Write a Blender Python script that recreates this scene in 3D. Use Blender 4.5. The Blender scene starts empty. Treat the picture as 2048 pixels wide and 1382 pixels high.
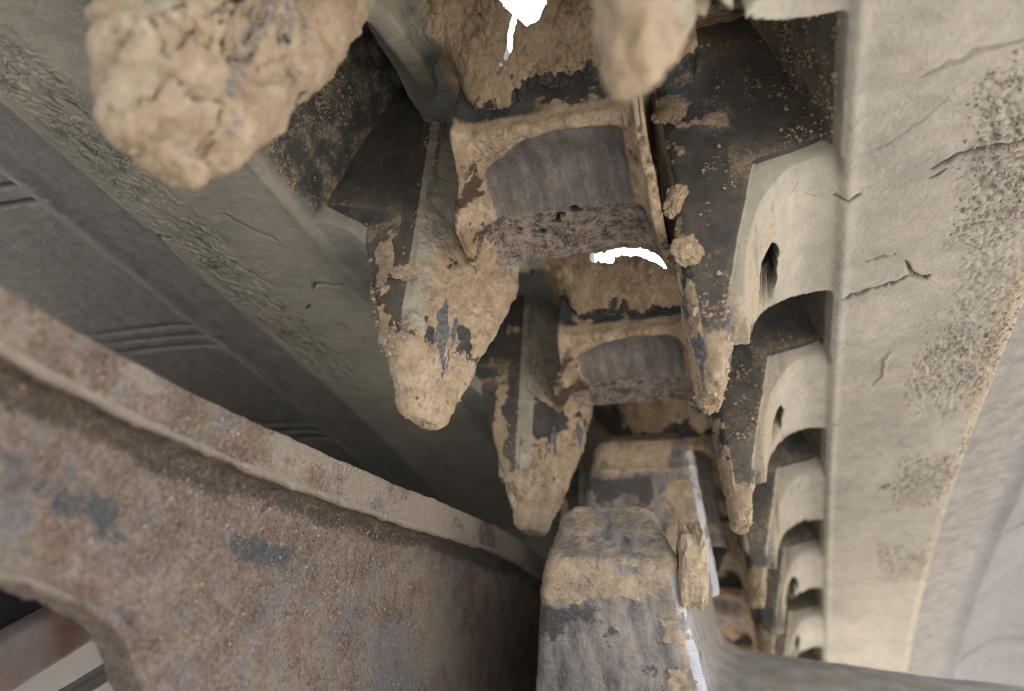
import bpy, math, random
import numpy as np
from mathutils import Matrix, Vector

S = 0.1                      # one track pitch is 0.1 m; everything below is written in pitches
random.seed(4)
sc = bpy.context.scene
col = sc.collection

# ------------------------------------------------------------------ camera
CB = np.array([[0.94223, 0.32374, 0.08576], [0.09765, -0.50940, 0.85497], [0.32048, -0.79720, -0.51158]])
u_, s_, v_ = np.linalg.svd(CB); CB = u_ @ v_
CC = np.array([0.504, -0.650, -0.814])
FPX = 1442.9
cam_d = bpy.data.cameras.new('camera')
cam = bpy.data.objects.new('camera', cam_d); col.objects.link(cam); sc.camera = cam
m = Matrix.Identity(4)
for i in range(3):
    for j in range(3): m[i][j] = CB[j, i]
    m[i][3] = CC[i] * S
cam.matrix_world = m
cam_d.sensor_width = 36.0
cam_d.lens = 36.0 * FPX / 2048
cam_d.clip_start = 0.002; cam_d.clip_end = 200
cam_d.dof.use_dof = True
cam_d.dof.focus_distance = 0.205
cam_d.dof.aperture_fstop = 10

# ------------------------------------------------------------------ daylight
SUN_EL, SUN_AZ = math.radians(48), math.radians(10)      # azimuth clockwise from +Y: the sun stands ahead, beyond the far end of the track
w = bpy.data.worlds.new('World'); sc.world = w; w.use_nodes = True
nt = w.node_tree
sky = nt.nodes.new('ShaderNodeTexSky'); sky.sky_type = 'NISHITA'; sky.sun_disc = False
sky.sun_elevation = SUN_EL; sky.sun_rotation = SUN_AZ
sky.air_density = 1.0; sky.dust_density = 6.0; sky.ozone_density = 1.0
bg = nt.nodes['Background']; bg.inputs[1].default_value = 0.15
nt.links.new(sky.outputs[0], bg.inputs[0])
sl = bpy.data.lights.new('sun', 'SUN'); sl.energy = 2.5; sl.angle = math.radians(0.6); sl.color = (1, 0.965, 0.91)
so = bpy.data.objects.new('sun', sl); col.objects.link(so)
dirv = Vector((math.sin(SUN_AZ) * math.cos(SUN_EL), math.cos(SUN_AZ) * math.cos(SUN_EL), math.sin(SUN_EL)))
so.rotation_euler = dirv.to_track_quat('Z', 'Y').to_euler(); so.location = dirv * 5
sc.view_settings.view_transform = 'Standard'; sc.view_settings.look = 'None'
sc.view_settings.exposure = 2.85
sc.cycles.filter_width = 1.0; sc.cycles.max_bounces = 10; sc.cycles.diffuse_bounces = 6

# ------------------------------------------------------------------ noise
def _h(ix, iy, iz, seed):
    h = (ix.astype(np.uint32) * np.uint32(374761393) + iy.astype(np.uint32) * np.uint32(668265263)
         + iz.astype(np.uint32) * np.uint32(2147483647 - 19) + np.uint32((seed * 2654435761) & 0xffffffff))
    h = (h ^ (h >> np.uint32(13))) * np.uint32(1274126177)
    h = (h ^ (h >> np.uint32(16))) * np.uint32(2246822519)
    return ((h ^ (h >> np.uint32(15))) & np.uint32(0xffffff)).astype(np.float32) / np.float32(0xffffff)

def vnoise(P, sc_, seed=0):
    """smooth value noise in -1..1; sc_ a number or three"""
    Q = (P * np.asarray(sc_, np.float32)).astype(np.float32) + np.float32(1000.37)
    I = np.floor(Q); F = Q - I; I = I.astype(np.int64)
    F = F * F * F * (F * (F * 6 - 15) + 10)
    x, y, z = I[..., 0], I[..., 1], I[..., 2]; fx, fy, fz = F[..., 0], F[..., 1], F[..., 2]
    def L(a, b, t): return a + (b - a) * t
    r = L(L(L(_h(x, y, z, seed), _h(x + 1, y, z, seed), fx), L(_h(x, y + 1, z, seed), _h(x + 1, y + 1, z, seed), fx), fy),
          L(L(_h(x, y, z + 1, seed), _h(x + 1, y, z + 1, seed), fx), L(_h(x, y + 1, z + 1, seed), _h(x + 1, y + 1, z + 1, seed), fx), fy), fz)
    return r * 2 - 1

def fbm(P, s, octv=4, seed=0, gain=.5, ridged=False):
    s = np.asarray(s, np.float32); a, t, tot = 1.0, 0, 0
    for k in range(octv):
        n = vnoise(P, s * (2.03 ** k), seed + 17 * k)
        if ridged: n = 1 - 2 * np.abs(n)
        t = t + a * n; tot += a; a *= gain
    return t / tot

def worley(P, s, seed=0):
    Q = (P * np.asarray(s, np.float32)).astype(np.float32) + np.float32(500.11)
    I = np.floor(Q); F = Q - I; I = I.astype(np.int64)
    d1 = np.full(Q.shape[:-1], 9., np.float32); d2 = d1.copy()
    for dx in (-1, 0, 1):
        for dy in (-1, 0, 1):
            for dz in (-1, 0, 1):
                a, b, c = I[..., 0] + dx, I[..., 1] + dy, I[..., 2] + dz
                d = np.sqrt((dx + _h(a, b, c, seed) - F[..., 0]) ** 2 + (dy + _h(a, b, c, seed + 1) - F[..., 1]) ** 2
                            + (dz + _h(a, b, c, seed + 2) - F[..., 2]) ** 2)
                d2 = np.minimum(d2, np.maximum(d, d1)); d1 = np.minimum(d1, d)
    return d1, d2

def ss(a, b, x):
    t = np.clip((x - a) / (b - a), 0, 1); return t * t * (3 - 2 * t)

def seg_dist(X, Y, pts):
    """distance to a polyline in a plane and the position 0..1 along it"""
    D = np.full(X.shape, 9., np.float32); T = np.zeros(X.shape, np.float32); n = len(pts) - 1
    for i in range(n):
        (ax, ay), (bx, by) = pts[i], pts[i + 1]
        dx, dy = bx - ax, by - ay; l2 = dx * dx + dy * dy + 1e-12
        t = np.clip(((X - ax) * dx + (Y - ay) * dy) / l2, 0, 1)
        d = np.hypot(X - ax - t * dx, Y - ay - t * dy)
        k = d < D; D = np.where(k, d, D); T = np.where(k, (i + t) / n, T)
    return D, T

# ------------------------------------------------------------------ the bend of the track
YS, RP = 1.5, 18.0
def bend(P):
    P = np.asarray(P, np.float64); s, z = P[..., 1], P[..., 2]; zc = .85 - RP
    a = np.maximum(s - YS, 0) / RP; r = z - zc
    return np.stack([P[..., 0], np.minimum(s, YS) + r * np.sin(a), np.where(s > YS, zc + r * np.cos(a), z)], -1)

# ------------------------------------------------------------------ meshes and things
def thing(name, label, cat, loc=(0, 0, 0), group=None):
    o = bpy.data.objects.new(name, None); col.objects.link(o)
    o.location = [c * S for c in loc]; o.empty_display_size = .02
    o['label'] = label; o['category'] = cat
    if group: o['group'] = group
    return o

def tag(o, label, cat, group=None):
    o['label'] = label; o['category'] = cat
    if group: o['group'] = group
    return o

def mesh_obj(name, V, faces, mat, parent=None, attrs=None, smooth=True, loc=None, root=None):
    """V (n,3) in pitches, faces (m,3|4) index array"""
    r = root or parent
    while r is not None and r.parent is not None: r = r.parent
    org = np.array(loc, float) * S if loc is not None else (np.array(r.location) if r is not None else np.zeros(3))
    V = np.asarray(V, np.float64).reshape(-1, 3) * S - org
    me = bpy.data.meshes.new(name)
    faces = np.asarray(faces, np.int32); k = faces.shape[1]; nf = len(faces)
    me.vertices.add(len(V)); me.vertices.foreach_set('co', V.astype(np.float32).ravel())
    me.loops.add(nf * k); me.loops.foreach_set('vertex_index', faces.ravel())
    me.polygons.add(nf); me.polygons.foreach_set('loop_start', np.arange(0, nf * k, k, dtype=np.int32))
    try: me.polygons.foreach_set('loop_total', np.full(nf, k, np.int32))
    except Exception: pass
    me.polygons.foreach_set('use_smooth', np.full(nf, smooth, bool))
    for a, val in (attrs or {}).items():
        at = me.attributes.new(a, 'FLOAT', 'POINT'); at.data.foreach_set('value', np.asarray(val, np.float32).ravel())
    me.update(); me.validate()
    me.materials.append(mat)
    o = bpy.data.objects.new(name, me); col.objects.link(o)
    if parent is not None: o.parent = parent
    elif loc is not None: o.location = org
    return o

def grid_faces(nu, nv, close=False, keep=None):
    """grid indexed [u][v]; close joins the last u row to the first"""
    u = np.arange(nu if close else nu - 1); v = np.arange(nv - 1)
    U, Vv = np.meshgrid(u, v, indexing='ij'); U2 = (U + 1) % nu
    f = np.stack([U * nv + Vv, U2 * nv + Vv, U2 * nv + Vv + 1, U * nv + Vv + 1], -1).reshape(-1, 4)
    if keep is not None: f = f[keep[f].all(1)]
    return f

def grid_normals(P, close=False):
    if close:
        du = np.roll(P, -1, 0) - np.roll(P, 1, 0)
    else: du = np.gradient(P, axis=0)
    dv = np.gradient(P, axis=1)
    n = np.cross(du, dv); l = np.linalg.norm(n, axis=-1, keepdims=True)
    return n / np.maximum(l, 1e-9)

def round_poly(c, rad, n, k=8):
    """closed polygon with rounded corners, n points evenly spread, starting at the middle of the last edge"""
    c = np.asarray(c, float); m_ = len(c); out = []
    for i in range(m_):
        p, a, b = c[i], c[i - 1], c[(i + 1) % m_]
        la, lb = np.linalg.norm(a - p), np.linalg.norm(b - p)
        r = min(rad[i] if hasattr(rad, '__len__') else rad, .48 * la, .48 * lb)
        p0, p1 = p + (a - p) / la * r, p + (b - p) / lb * r
        for t in np.linspace(0, 1, k): out.append((1 - t) ** 2 * p0 + 2 * t * (1 - t) * p + t * t * p1)
    out = np.array([(c[-1] + c[0]) / 2] + out + [(c[-1] + c[0]) / 2])
    d = np.r_[0, np.cumsum(np.linalg.norm(np.diff(out, axis=0), axis=1))]
    q = np.linspace(0, d[-1], n, endpoint=False)
    return np.stack([np.interp(q, d, out[:, j]) for j in range(2)], 1)

# ------------------------------------------------------------------ materials
def M(name, build, rough=.85, spec=.3, metal=0.):
    mt = bpy.data.materials.new(name); mt.use_nodes = True
    nt = mt.node_tree; b = nt.nodes['Principled BSDF']
    b.inputs['Roughness'].default_value = rough; b.inputs['Specular IOR Level'].default_value = spec
    b.inputs['Metallic'].default_value = metal
    build(G(nt, b)); return mt

class G:
    def __init__(s, nt, b):
        s.nt, s.b = nt, b
        tc = nt.nodes.new('ShaderNodeTexCoord'); mp = nt.nodes.new('ShaderNodeMapping')
        mp.inputs['Scale'].default_value = (1 / S,) * 3
        nt.links.new(tc.outputs['Object'], mp.inputs['Vector']); s.co = mp.outputs['Vector']
    def put(s, i, v):
        if hasattr(v, 'is_linked'): s.nt.links.new(v, i)
        elif v is not None: i.default_value = tuple(v) + (1,) if hasattr(v, '__len__') and len(v) == 3 and i.type == 'RGBA' else v
    def at(s, name):
        n = s.nt.nodes.new('ShaderNodeAttribute'); n.attribute_name = name; return n.outputs['Fac']
    def scaled(s, v):
        n = s.nt.nodes.new('ShaderNodeMapping'); s.nt.links.new(s.co, n.inputs['Vector'])
        n.inputs['Scale'].default_value = v[:3]
        if len(v) > 3: n.inputs['Rotation'].default_value = v[3:]
        return n.outputs['Vector']
    def noise(s, scale, det=5, rough=.6, vec=None, dist=0):
        n = s.nt.nodes.new('ShaderNodeTexNoise'); s.nt.links.new(vec or s.co, n.inputs['Vector'])
        n.inputs['Scale'].default_value = scale; n.inputs['Detail'].default_value = det
        n.inputs['Roughness'].default_value = rough; n.inputs['Distortion'].default_value = dist
        return n.outputs['Fac']
    def vor(s, scale, feat='F1', vec=None, rnd=1):
        n = s.nt.nodes.new('ShaderNodeTexVoronoi'); n.feature = feat; s.nt.links.new(vec or s.co, n.inputs['Vector'])
        n.inputs['Scale'].default_value = scale; n.inputs['Randomness'].default_value = rnd
        return n.outputs['Distance']
    def math(s, op, a, b=None, c=None, clamp=False):
        n = s.nt.nodes.new('ShaderNodeMath'); n.operation = op; n.use_clamp = clamp
        s.put(n.inputs[0], a); s.put(n.inputs[1], b); s.put(n.inputs[2], c); return n.outputs[0]
    def step(s, a, lo, hi, x0=0., x1=1.):
        n = s.nt.nodes.new('ShaderNodeMapRange'); n.interpolation_type = 'SMOOTHSTEP'
        s.put(n.inputs['Value'], a)
        for k, v in zip(('From Min', 'From Max', 'To Min', 'To Max'), (lo, hi, x0, x1)): s.put(n.inputs[k], v)
        return n.outputs['Result']
    def mix(s, f, a, b, mode='MIX'):
        n = s.nt.nodes.new('ShaderNodeMix'); n.data_type = 'RGBA'; n.blend_type = mode
        s.put(n.inputs[0], f); s.put(n.inputs[6], a); s.put(n.inputs[7], b); return n.outputs[2]
    def ramp(s, f, stops):
        n = s.nt.nodes.new('ShaderNodeValToRGB'); e = n.color_ramp.elements
        while len(e) < len(stops): e.new(.5)
        for q, (p, c) in zip(e, stops): q.position = p; q.color = tuple(c) + (1,)
        s.put(n.inputs[0], f); return n.outputs[0]
    def bump(s, h, dist, strength=1., prev=None):
        n = s.nt.nodes.new('ShaderNodeBump'); n.inputs['Distance'].default_value = dist * S
        n.inputs['Strength'].default_value = strength; s.put(n.inputs['Height'], h)
        if prev is not None: s.put(n.inputs['Normal'], prev)
        return n.outputs[0]
    def out(s, color=None, rough=None, normal=None, metal=None, spec=None):
        for k, v in (('Base Color', color), ('Roughness', rough), ('Normal', normal), ('Metallic', metal), ('Specular IOR Level', spec)):
            if v is not None: s.put(s.b.inputs[k], v)

MUD = [(.33, (.20, .145, .095)), (.42, (.42, .325, .225)), (.53, (.56, .45, .32)), (.66, (.70, .595, .45))]

def edge(g, a, n, amt=.45, lo=.42, hi=.58):
    """a painted mask made ragged by a noise"""
    if not hasattr(g, 'grit'):
        g.grit = g.math('SUBTRACT', g.math('ADD', g.math('MULTIPLY', g.noise(62, 4, .8), .75), g.math('MULTIPLY', g.noise(150, 2, .7), .5)), .625)
    v = g.math('ADD', a, g.math('MULTIPLY', g.math('SUBTRACT', n, .5), amt))
    return g.step(g.math('ADD', v, g.math('MULTIPLY', g.grit, 1.1)), lo - .06, hi + .06)

def b_lug(g):
    fine, mid, big = g.noise(105, 5, .85), g.noise(18, 6, .65), g.noise(5, 5)
    mudc = g.ramp(g.math('ADD', g.math('MULTIPLY', mid, .6), g.math('MULTIPLY', fine, .4)), MUD)
    mudc = g.mix(g.step(big, .5, .68), mudc, g.mix(.6, mudc, (.36, .27, .17)))
    paint = g.ramp(mid, [(.3, (.058, .060, .061)), (.5, (.088, .088, .084)), (.75, (.16, .15, .132))])
    dn = g.math('ADD', g.math('MULTIPLY', g.noise(95, 3, .8), .6), g.math('MULTIPLY', g.noise(34, 4, .7), .4))
    cr = g.at('crumb')
    paint = g.mix(g.math('MULTIPLY', cr, g.step(g.noise(40, 5, .8), .35, .6, .35, .95)), paint, (.25, .215, .165))
    speck = g.step(g.math('ADD', dn, g.math('MULTIPLY', g.math('SUBTRACT', cr, .5), .34)), .56, .63)
    paint = g.mix(g.math('MULTIPLY', speck, .85), paint, g.mix(fine, (.30, .235, .165), (.50, .41, .30)))
    pale = g.ramp(mid, [(.3, (.32, .305, .25)), (.5, (.47, .44, .355)), (.75, (.60, .535, .42))])
    grey = g.ramp(fine, [(.3, (.07, .075, .09)), (.5, (.17, .18, .20)), (.72, (.33, .34, .36))])
    c = g.mix(edge(g, g.at('mud'), mid), paint, mudc)
    c = g.mix(edge(g, g.at('pale'), mid, .5, .4, .62), c, pale)
    c = g.mix(edge(g, g.at('streak'), fine, .6, .4, .62), c, grey)
    c = g.mix(edge(g, g.at('rust'), mid, .6, .42, .6), c, (.17, .085, .045))
    c = g.mix(edge(g, g.at('pit'), fine, .3), c, (.035, .026, .02))
    nrm = g.bump(fine, .012, .8, g.bump(g.noise(28, 6, .7), .02, .7))
    g.out(c, g.step(g.at('mud'), .3, .6, g.step(g.at('pale'), .1, .4, .74, .92), .92), nrm)
m_lug = M('mud_caked_lug', b_lug, spec=.22)

def b_bar(g):
    grain = g.noise(22, 5, .7, g.scaled((1., .22, .22)))
    fine, mid = g.noise(95, 5, .85), g.noise(14, 6, .7)
    steel = g.ramp(g.math('ADD', g.math('MULTIPLY', grain, .45), g.math('ADD', g.math('MULTIPLY', mid, .25), g.math('MULTIPLY', fine, .3))), [(.36, (.085, .075, .070)), (.5, (.19, .172, .158)), (.62, (.34, .315, .29))])
    mudc = g.ramp(g.math('ADD', g.math('MULTIPLY', mid, .5), g.math('MULTIPLY', fine, .5)), MUD)
    mudc = g.mix(g.step(g.noise(10, 6, .75), .42, .6, .15, .75), mudc, (.27, .195, .12))
    mott = g.ramp(g.math('ADD', g.math('MULTIPLY', g.noise(26, 7, .8), .65), g.math('MULTIPLY', fine, .35)), [(.38, (.04, .034, .034)), (.46, (.15, .128, .118)), (.53, (.36, .30, .24)), (.64, (.50, .42, .34))])
    dark = g.ramp(mid, [(.35, (.035, .041, .042)), (.65, (.095, .098, .092))])
    c = g.mix(edge(g, g.at('worn'), mid, .3), mudc, steel)
    c = g.mix(edge(g, g.at('mottle'), mid, .4), c, mott)
    c = g.mix(edge(g, g.at('dark'), g.math('ADD', g.math('MULTIPLY', mid, .5), g.math('MULTIPLY', fine, .5)), 1.6, .3, .75), c, dark)
    c = g.mix(edge(g, g.at('rust'), g.math('ADD', g.math('MULTIPLY', mid, .5), g.math('MULTIPLY', fine, .5)), 1.8, .42, .66), c, (.085, .058, .042))
    c = g.mix(g.at('pit'), c, (.012, .01, .01))
    nrm = g.bump(fine, .012, .7, g.bump(g.noise(26, 6, .7), .02, .7))
    w = g.math('MULTIPLY', g.at('worn'), 1., clamp=True)
    g.out(c, g.step(w, .3, .7, .88, .5), nrm)
m_bar = M('worn_iron_bar', b_bar, spec=.4)

def b_sheet(g):
    fine, mid = g.noise(95, 5, .85), g.noise(12, 7, .7)
    c = g.ramp(g.math('ADD', g.math('MULTIPLY', mid, .55), g.math('MULTIPLY', fine, .45)),
               [(.32, (.16, .11, .07)), (.43, (.42, .315, .205)), (.55, (.57, .45, .31)), (.68, (.67, .56, .41))])
    c = g.mix(g.step(g.noise(11, 7, .8), .56, .66, 0, .8), c, (.075, .072, .075))
    c = g.mix(edge(g, g.at('dark'), g.math('ADD', g.math('MULTIPLY', mid, .5), g.math('MULTIPLY', fine, .5)), 2.0, .3, .8), c, (.065, .068, .064))
    c = g.mix(edge(g, g.at('pale'), mid, .5, .4, .62), c, (.36, .37, .33))
    g.out(c, None, g.bump(fine, .014, .8, g.bump(g.noise(22, 6, .7), .03, .8)))
m_sheet = M('packed_mud', b_sheet, .95, .15)

def b_rub(g):
    fine, mid, big = g.noise(90, 4, .7), g.noise(16, 6, .6), g.noise(2.6, 5)
    base = g.ramp(g.math('ADD', g.math('MULTIPLY', big, .6), g.math('MULTIPLY', mid, .4)),
                  [(.32, (.245, .237, .203)), (.5, (.325, .314, .268)), (.68, (.40, .385, .328))])
    base = g.mix(g.step(g.noise(5.5, 6, .7), .50, .70, 0, .5), base, (.42, .355, .285))
    base = g.mix(g.step(g.noise(3.1, 7, .75, dist=.4), .52, .62, 0, .5), base, (.235, .23, .205))
    outer = g.ramp(g.math('ADD', g.math('MULTIPLY', big, .5), g.math('MULTIPLY', mid, .5)),
                   [(.35, (.155, .156, .160)), (.65, (.215, .216, .219))])
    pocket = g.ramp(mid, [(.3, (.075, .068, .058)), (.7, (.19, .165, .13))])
    tan = g.ramp(fine, [(.3, (.25, .21, .155)), (.7, (.44, .39, .305))])
    bare = g.ramp(mid, [(.3, (.17, .165, .155)), (.7, (.27, .26, .24))])
    base = g.mix(g.at('left'), base, g.mix(.12, base, (.14, .138, .122)))  # left strip darkened in its colour to deepen the shade on that side
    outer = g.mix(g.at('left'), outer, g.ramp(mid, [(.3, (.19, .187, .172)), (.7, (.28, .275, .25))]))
    c = g.mix(g.at('outer'), base, outer)
    c = g.mix(edge(g, g.at('bare'), mid, .4), c, bare)
    c = g.mix(edge(g, g.at('tan'), mid, .8, .4, .7), c, tan)
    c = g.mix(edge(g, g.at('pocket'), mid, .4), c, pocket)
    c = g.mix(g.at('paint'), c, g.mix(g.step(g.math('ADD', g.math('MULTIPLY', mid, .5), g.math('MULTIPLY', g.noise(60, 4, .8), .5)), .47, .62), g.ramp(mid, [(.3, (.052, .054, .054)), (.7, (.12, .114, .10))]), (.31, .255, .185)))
    c = g.mix(g.at('crack'), c, (.035, .033, .03))
    # hairline crazing that runs across the strip
    cz = g.step(g.vor(11, 'DISTANCE_TO_EDGE', g.scaled((.75, 2.6, 1))), 0, .018)
    cm = g.math('MULTIPLY', g.math('SUBTRACT', 1., cz), g.step(g.noise(4.5, 3), .54, .64))
    c = g.mix(g.math('MULTIPLY', cm, .55), c, (.10, .09, .075))
    c = g.mix(g.step(g.noise(45, 6, .75), .62, .72, 0, .35), c, (.50, .475, .41))
    nrm = g.bump(cm, .012, -.6, g.bump(fine, .006, .6, g.bump(g.noise(30, 6, .65), .010, .7)))
    g.out(c, .88, nrm)
m_rub = M('dusty_rubber', b_rub, .88, .25)

def b_plate(g):
    fine, mid, big = g.noise(110, 5, .85), g.noise(13, 7, .7), g.noise(3.4, 6, .65, dist=.5)
    c = g.ramp(g.math('ADD', g.math('MULTIPLY', mid, .35), g.math('MULTIPLY', fine, .65)),
               [(.36, (.075, .048, .036)), (.45, (.27, .192, .150)), (.54, (.43, .335, .275)), (.63, (.70, .59, .49))])
    c = g.mix(g.step(g.math('ADD', g.math('MULTIPLY', big, .6), g.math('MULTIPLY', mid, .4)), .50, .58, 0, .85), c, g.ramp(fine, [(.3, (.17, .165, .17)), (.7, (.46, .44, .44))]))
    c = g.mix(g.step(g.noise(6.5, 7, .78, g.scaled((1, 1, 1.4, .4, 0, 0))),   .54, .66, 0, .65), c, g.mix(fine, (.24, .115, .06), (.56, .33, .20)))
    c = g.mix(g.math('MULTIPLY', g.step(g.noise(2.6, 7, .75, dist=.5), .47, .62, 0, .8), g.step(fine, .35, .55)), c, (.50, .42, .31))
    c = g.mix(edge(g, g.at('shade_brown'), mid, .7, .35, .65), c, g.ramp(fine, [(.3, (.05, .04, .032)), (.55, (.17, .138, .105)), (.75, (.38, .32, .24))]))
    c = g.mix(edge(g, g.at('slate'), g.math('ADD', g.math('MULTIPLY', mid, .5), g.math('MULTIPLY', g.noise(36, 6, .8), .5)), 2.8, .45, .75), c, g.ramp(fine, [(.3, (.065, .068, .074)), (.55, (.17, .175, .18)), (.75, (.36, .35, .33))]))
    c = g.mix(edge(g, g.at('tan'), mid, .7, .4, .65), c, g.ramp(fine, [(.3, (.42, .35, .275)), (.7, (.68, .60, .50))]))
    gr = g.step(g.vor(48), .16, .05)
    gm = g.math('MULTIPLY', gr, g.step(g.noise(9, 3), .45, .6))
    c = g.mix(g.math('MULTIPLY', gm, .8), c, (.66, .58, .50))
    nrm = g.bump(gm, .02, .6, g.bump(fine, .022, 1., g.bump(g.noise(38, 5, .7), .03, .9)))
    g.out(c, .8, nrm)
m_plate = M('rusty_plate', b_plate, .8, .35)

def b_tooth(g):
    fine, mid = g.noise(95, 5, .85), g.noise(15, 7, .7)
    grain = g.noise(16, 6, .7, g.scaled((1.3, .45, .3)))
    steel = g.ramp(grain, [(.3, (.10, .092, .094)), (.45, (.26, .24, .228)), (.58, (.39, .355, .325)), (.72, (.50, .45, .395))])
    steel = g.mix(g.step(g.noise(9, 5, .7), .58, .66, 0, .8), steel, (.07, .066, .075))
    mudc = g.ramp(g.math('ADD', g.math('MULTIPLY', mid, .5), g.math('MULTIPLY', fine, .5)), MUD)
    mudc = g.mix(g.step(g.math('ADD', g.math('MULTIPLY', g.noise(8, 6, .75), .6), g.math('MULTIPLY', fine, .4)), .47, .58, 0, .85), mudc, (.20, .182, .165))
    c = g.mix(edge(g, g.at('mud'), mid, .4), steel, mudc)
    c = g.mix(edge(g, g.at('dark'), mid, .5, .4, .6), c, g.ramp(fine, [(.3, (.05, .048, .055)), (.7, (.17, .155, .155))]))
    sh = edge(g, g.at('shiny'), fine, .35, .4, .62)
    c = g.mix(sh, c, (.55, .55, .58))
    nrm = g.bump(fine, .012, .7, g.bump(g.noise(26, 6, .7), .022, .8))
    g.out(c, g.step(sh, 0, 1, .75, .42), nrm, g.math('MULTIPLY', sh, .85))
m_tooth = M('worn_sprocket_steel', b_tooth, .7, .4)

def b_hub(g):
    fine, mid = g.noise(95, 5, .85), g.noise(8, 7, .65)
    c = g.ramp(g.math('ADD', g.math('MULTIPLY', mid, .6), g.math('MULTIPLY', fine, .4)),
               [(.32, (.17, .145, .118)), (.48, (.33, .29, .24)), (.66, (.47, .42, .355))])
    c = g.mix(g.at('mud'), c, (.36, .27, .17))
    g.out(c, .85, g.bump(fine, .012, .6, g.bump(mid, .02, .5)))
m_hub = M('dusty_drum', b_hub, .85, .3)

def b_clod(g):
    fine, mid = g.noise(75, 5, .75), g.noise(20, 6, .7)
    c = g.ramp(g.math('ADD', g.math('MULTIPLY', mid, .5), g.math('MULTIPLY', fine, .5)), MUD)
    g.out(c, .95, g.bump(fine, .014, .8, g.bump(mid, .03, .6)))
m_clod = M('dry_mud', b_clod, .95, .15)
m_grit = None
def _grit(): return flat('rubber_grit', [(.3, (.20, .175, .135)), (.5, (.30, .27, .22)), (.7, (.39, .35, .28))], 30, .95, .1)

def flat(name, stops, scale, rough=.6, spec=.4):
    def b(g):
        n = g.noise(scale, 6, .65)
        g.out(g.ramp(n, stops), rough, g.bump(g.noise(scale * 5, 4), .01, .4))
    return M(name, b, rough, spec)
m_white = flat('white_sheet_steel', [(.3, (.76, .77, .76)), (.7, (.84, .845, .83))], 2)
m_navy = flat('dark_casting', [(.3, (.02, .024, .032)), (.7, (.05, .055, .07))], 5)
m_beam = flat('rust_and_grey_beam', [(.35, (.20, .11, .075)), (.5, (.30, .24, .22)), (.62, (.36, .35, .38))], 3.2)
m_grey = flat('shadow_grey', [(.3, (.19, .195, .21)), (.7, (.26, .265, .28))], 4)
m_cover = flat('dusty_blocker', [(.3, (.09, .085, .075)), (.7, (.15, .142, .125))], 6, .9, .2)
m_ground = flat('pale_dry_ground', [(.3, (.225, .21, .19)), (.7, (.30, .282, .258))], .35, .95, .1)

# ------------------------------------------------------------------ ground, far below the frame, that throws the daylight up
N_ = 40; gx = np.linspace(-1, 1, N_); gx = np.sign(gx) * np.abs(gx) ** 3 * 600
X, Y = np.meshgrid(gx, gx, indexing='ij')
gp = np.stack([X, Y, -5.5 + .05 * vnoise(np.stack([X, Y, 0 * X], -1), .5)], -1)
o = mesh_obj('ground', gp, grid_faces(N_, N_), m_ground); o['kind'] = 'structure'

# ------------------------------------------------------------------ the rubber track
track = thing('rubber_track', 'worn rubber crawler track seen from inside, grey rubber with two rows of muddy teeth', 'rubber track', (0, 1, .57))

def yrows(y0, y1, n, c=1.35):
    q = np.linspace(1 / (y0 + c + .0), 1 / (y1 + c), n); return 1 / q - c

CRACKS_R = [  # polylines on the pad (x, y), width, depth
    ([(.955, .895), (1.0, .865), (1.05, .86), (1.075, .858), (1.14, .845)], .011, .05),
    ([(.95, .93), (.985, .905)], .004, .02),
    ([(.735, .945), (.76, .96), (.80, .945)], .004, .02),
    ([(.735, 1.42), (.78, 1.435), (.84, 1.40), (.90, 1.375), (.94, 1.37)], .0055, .03),
    ([(.90, 1.385), (.945, 1.345), (1.0, 1.37)], .004, .02),
    ([(.93, 1.26), (.955, 1.33), (.985, 1.36), (1.02, 1.35)], .0045, .025),
    ([(.90, .60), (.985, .56), (1.08, .55)], .012, .005),
    ([(.80, .80), (.88, .76), (.96, .67)], .006, .003),
    ([(.905, 2.03), (.93, 1.96), (.925, 1.86), (.95, 1.78)], .006, -.008),
    ([(.98, 3.02), (1.02, 2.98)], .012, .02),
    ([(.82, 1.25), (.9, 1.23)], .003, .01), ([(.76, 2.35), (.84, 2.33)], .003, .01)]
CRACKS_L = [([(.80, 1.02), (.86, 1.0), (.90, .99), (.93, 1.02)], .008, .04), ([(.98, .60), (.93, .70), (.88, .76)], .005, .02),
            ([(1.17, .60), (1.12, .80), (1.05, .98)], .004, .02), ([(1.24, .66), (1.28, .63), (1.29, .72)], .018, .05),
            ([(.93, 1.27), (.97, 1.2)], .005, .015), ([(1.05, .9), (1.1, .86)], .005, .015), ([(1.02, 1.12), (.99, 1.1)], .006, .02)]

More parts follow.
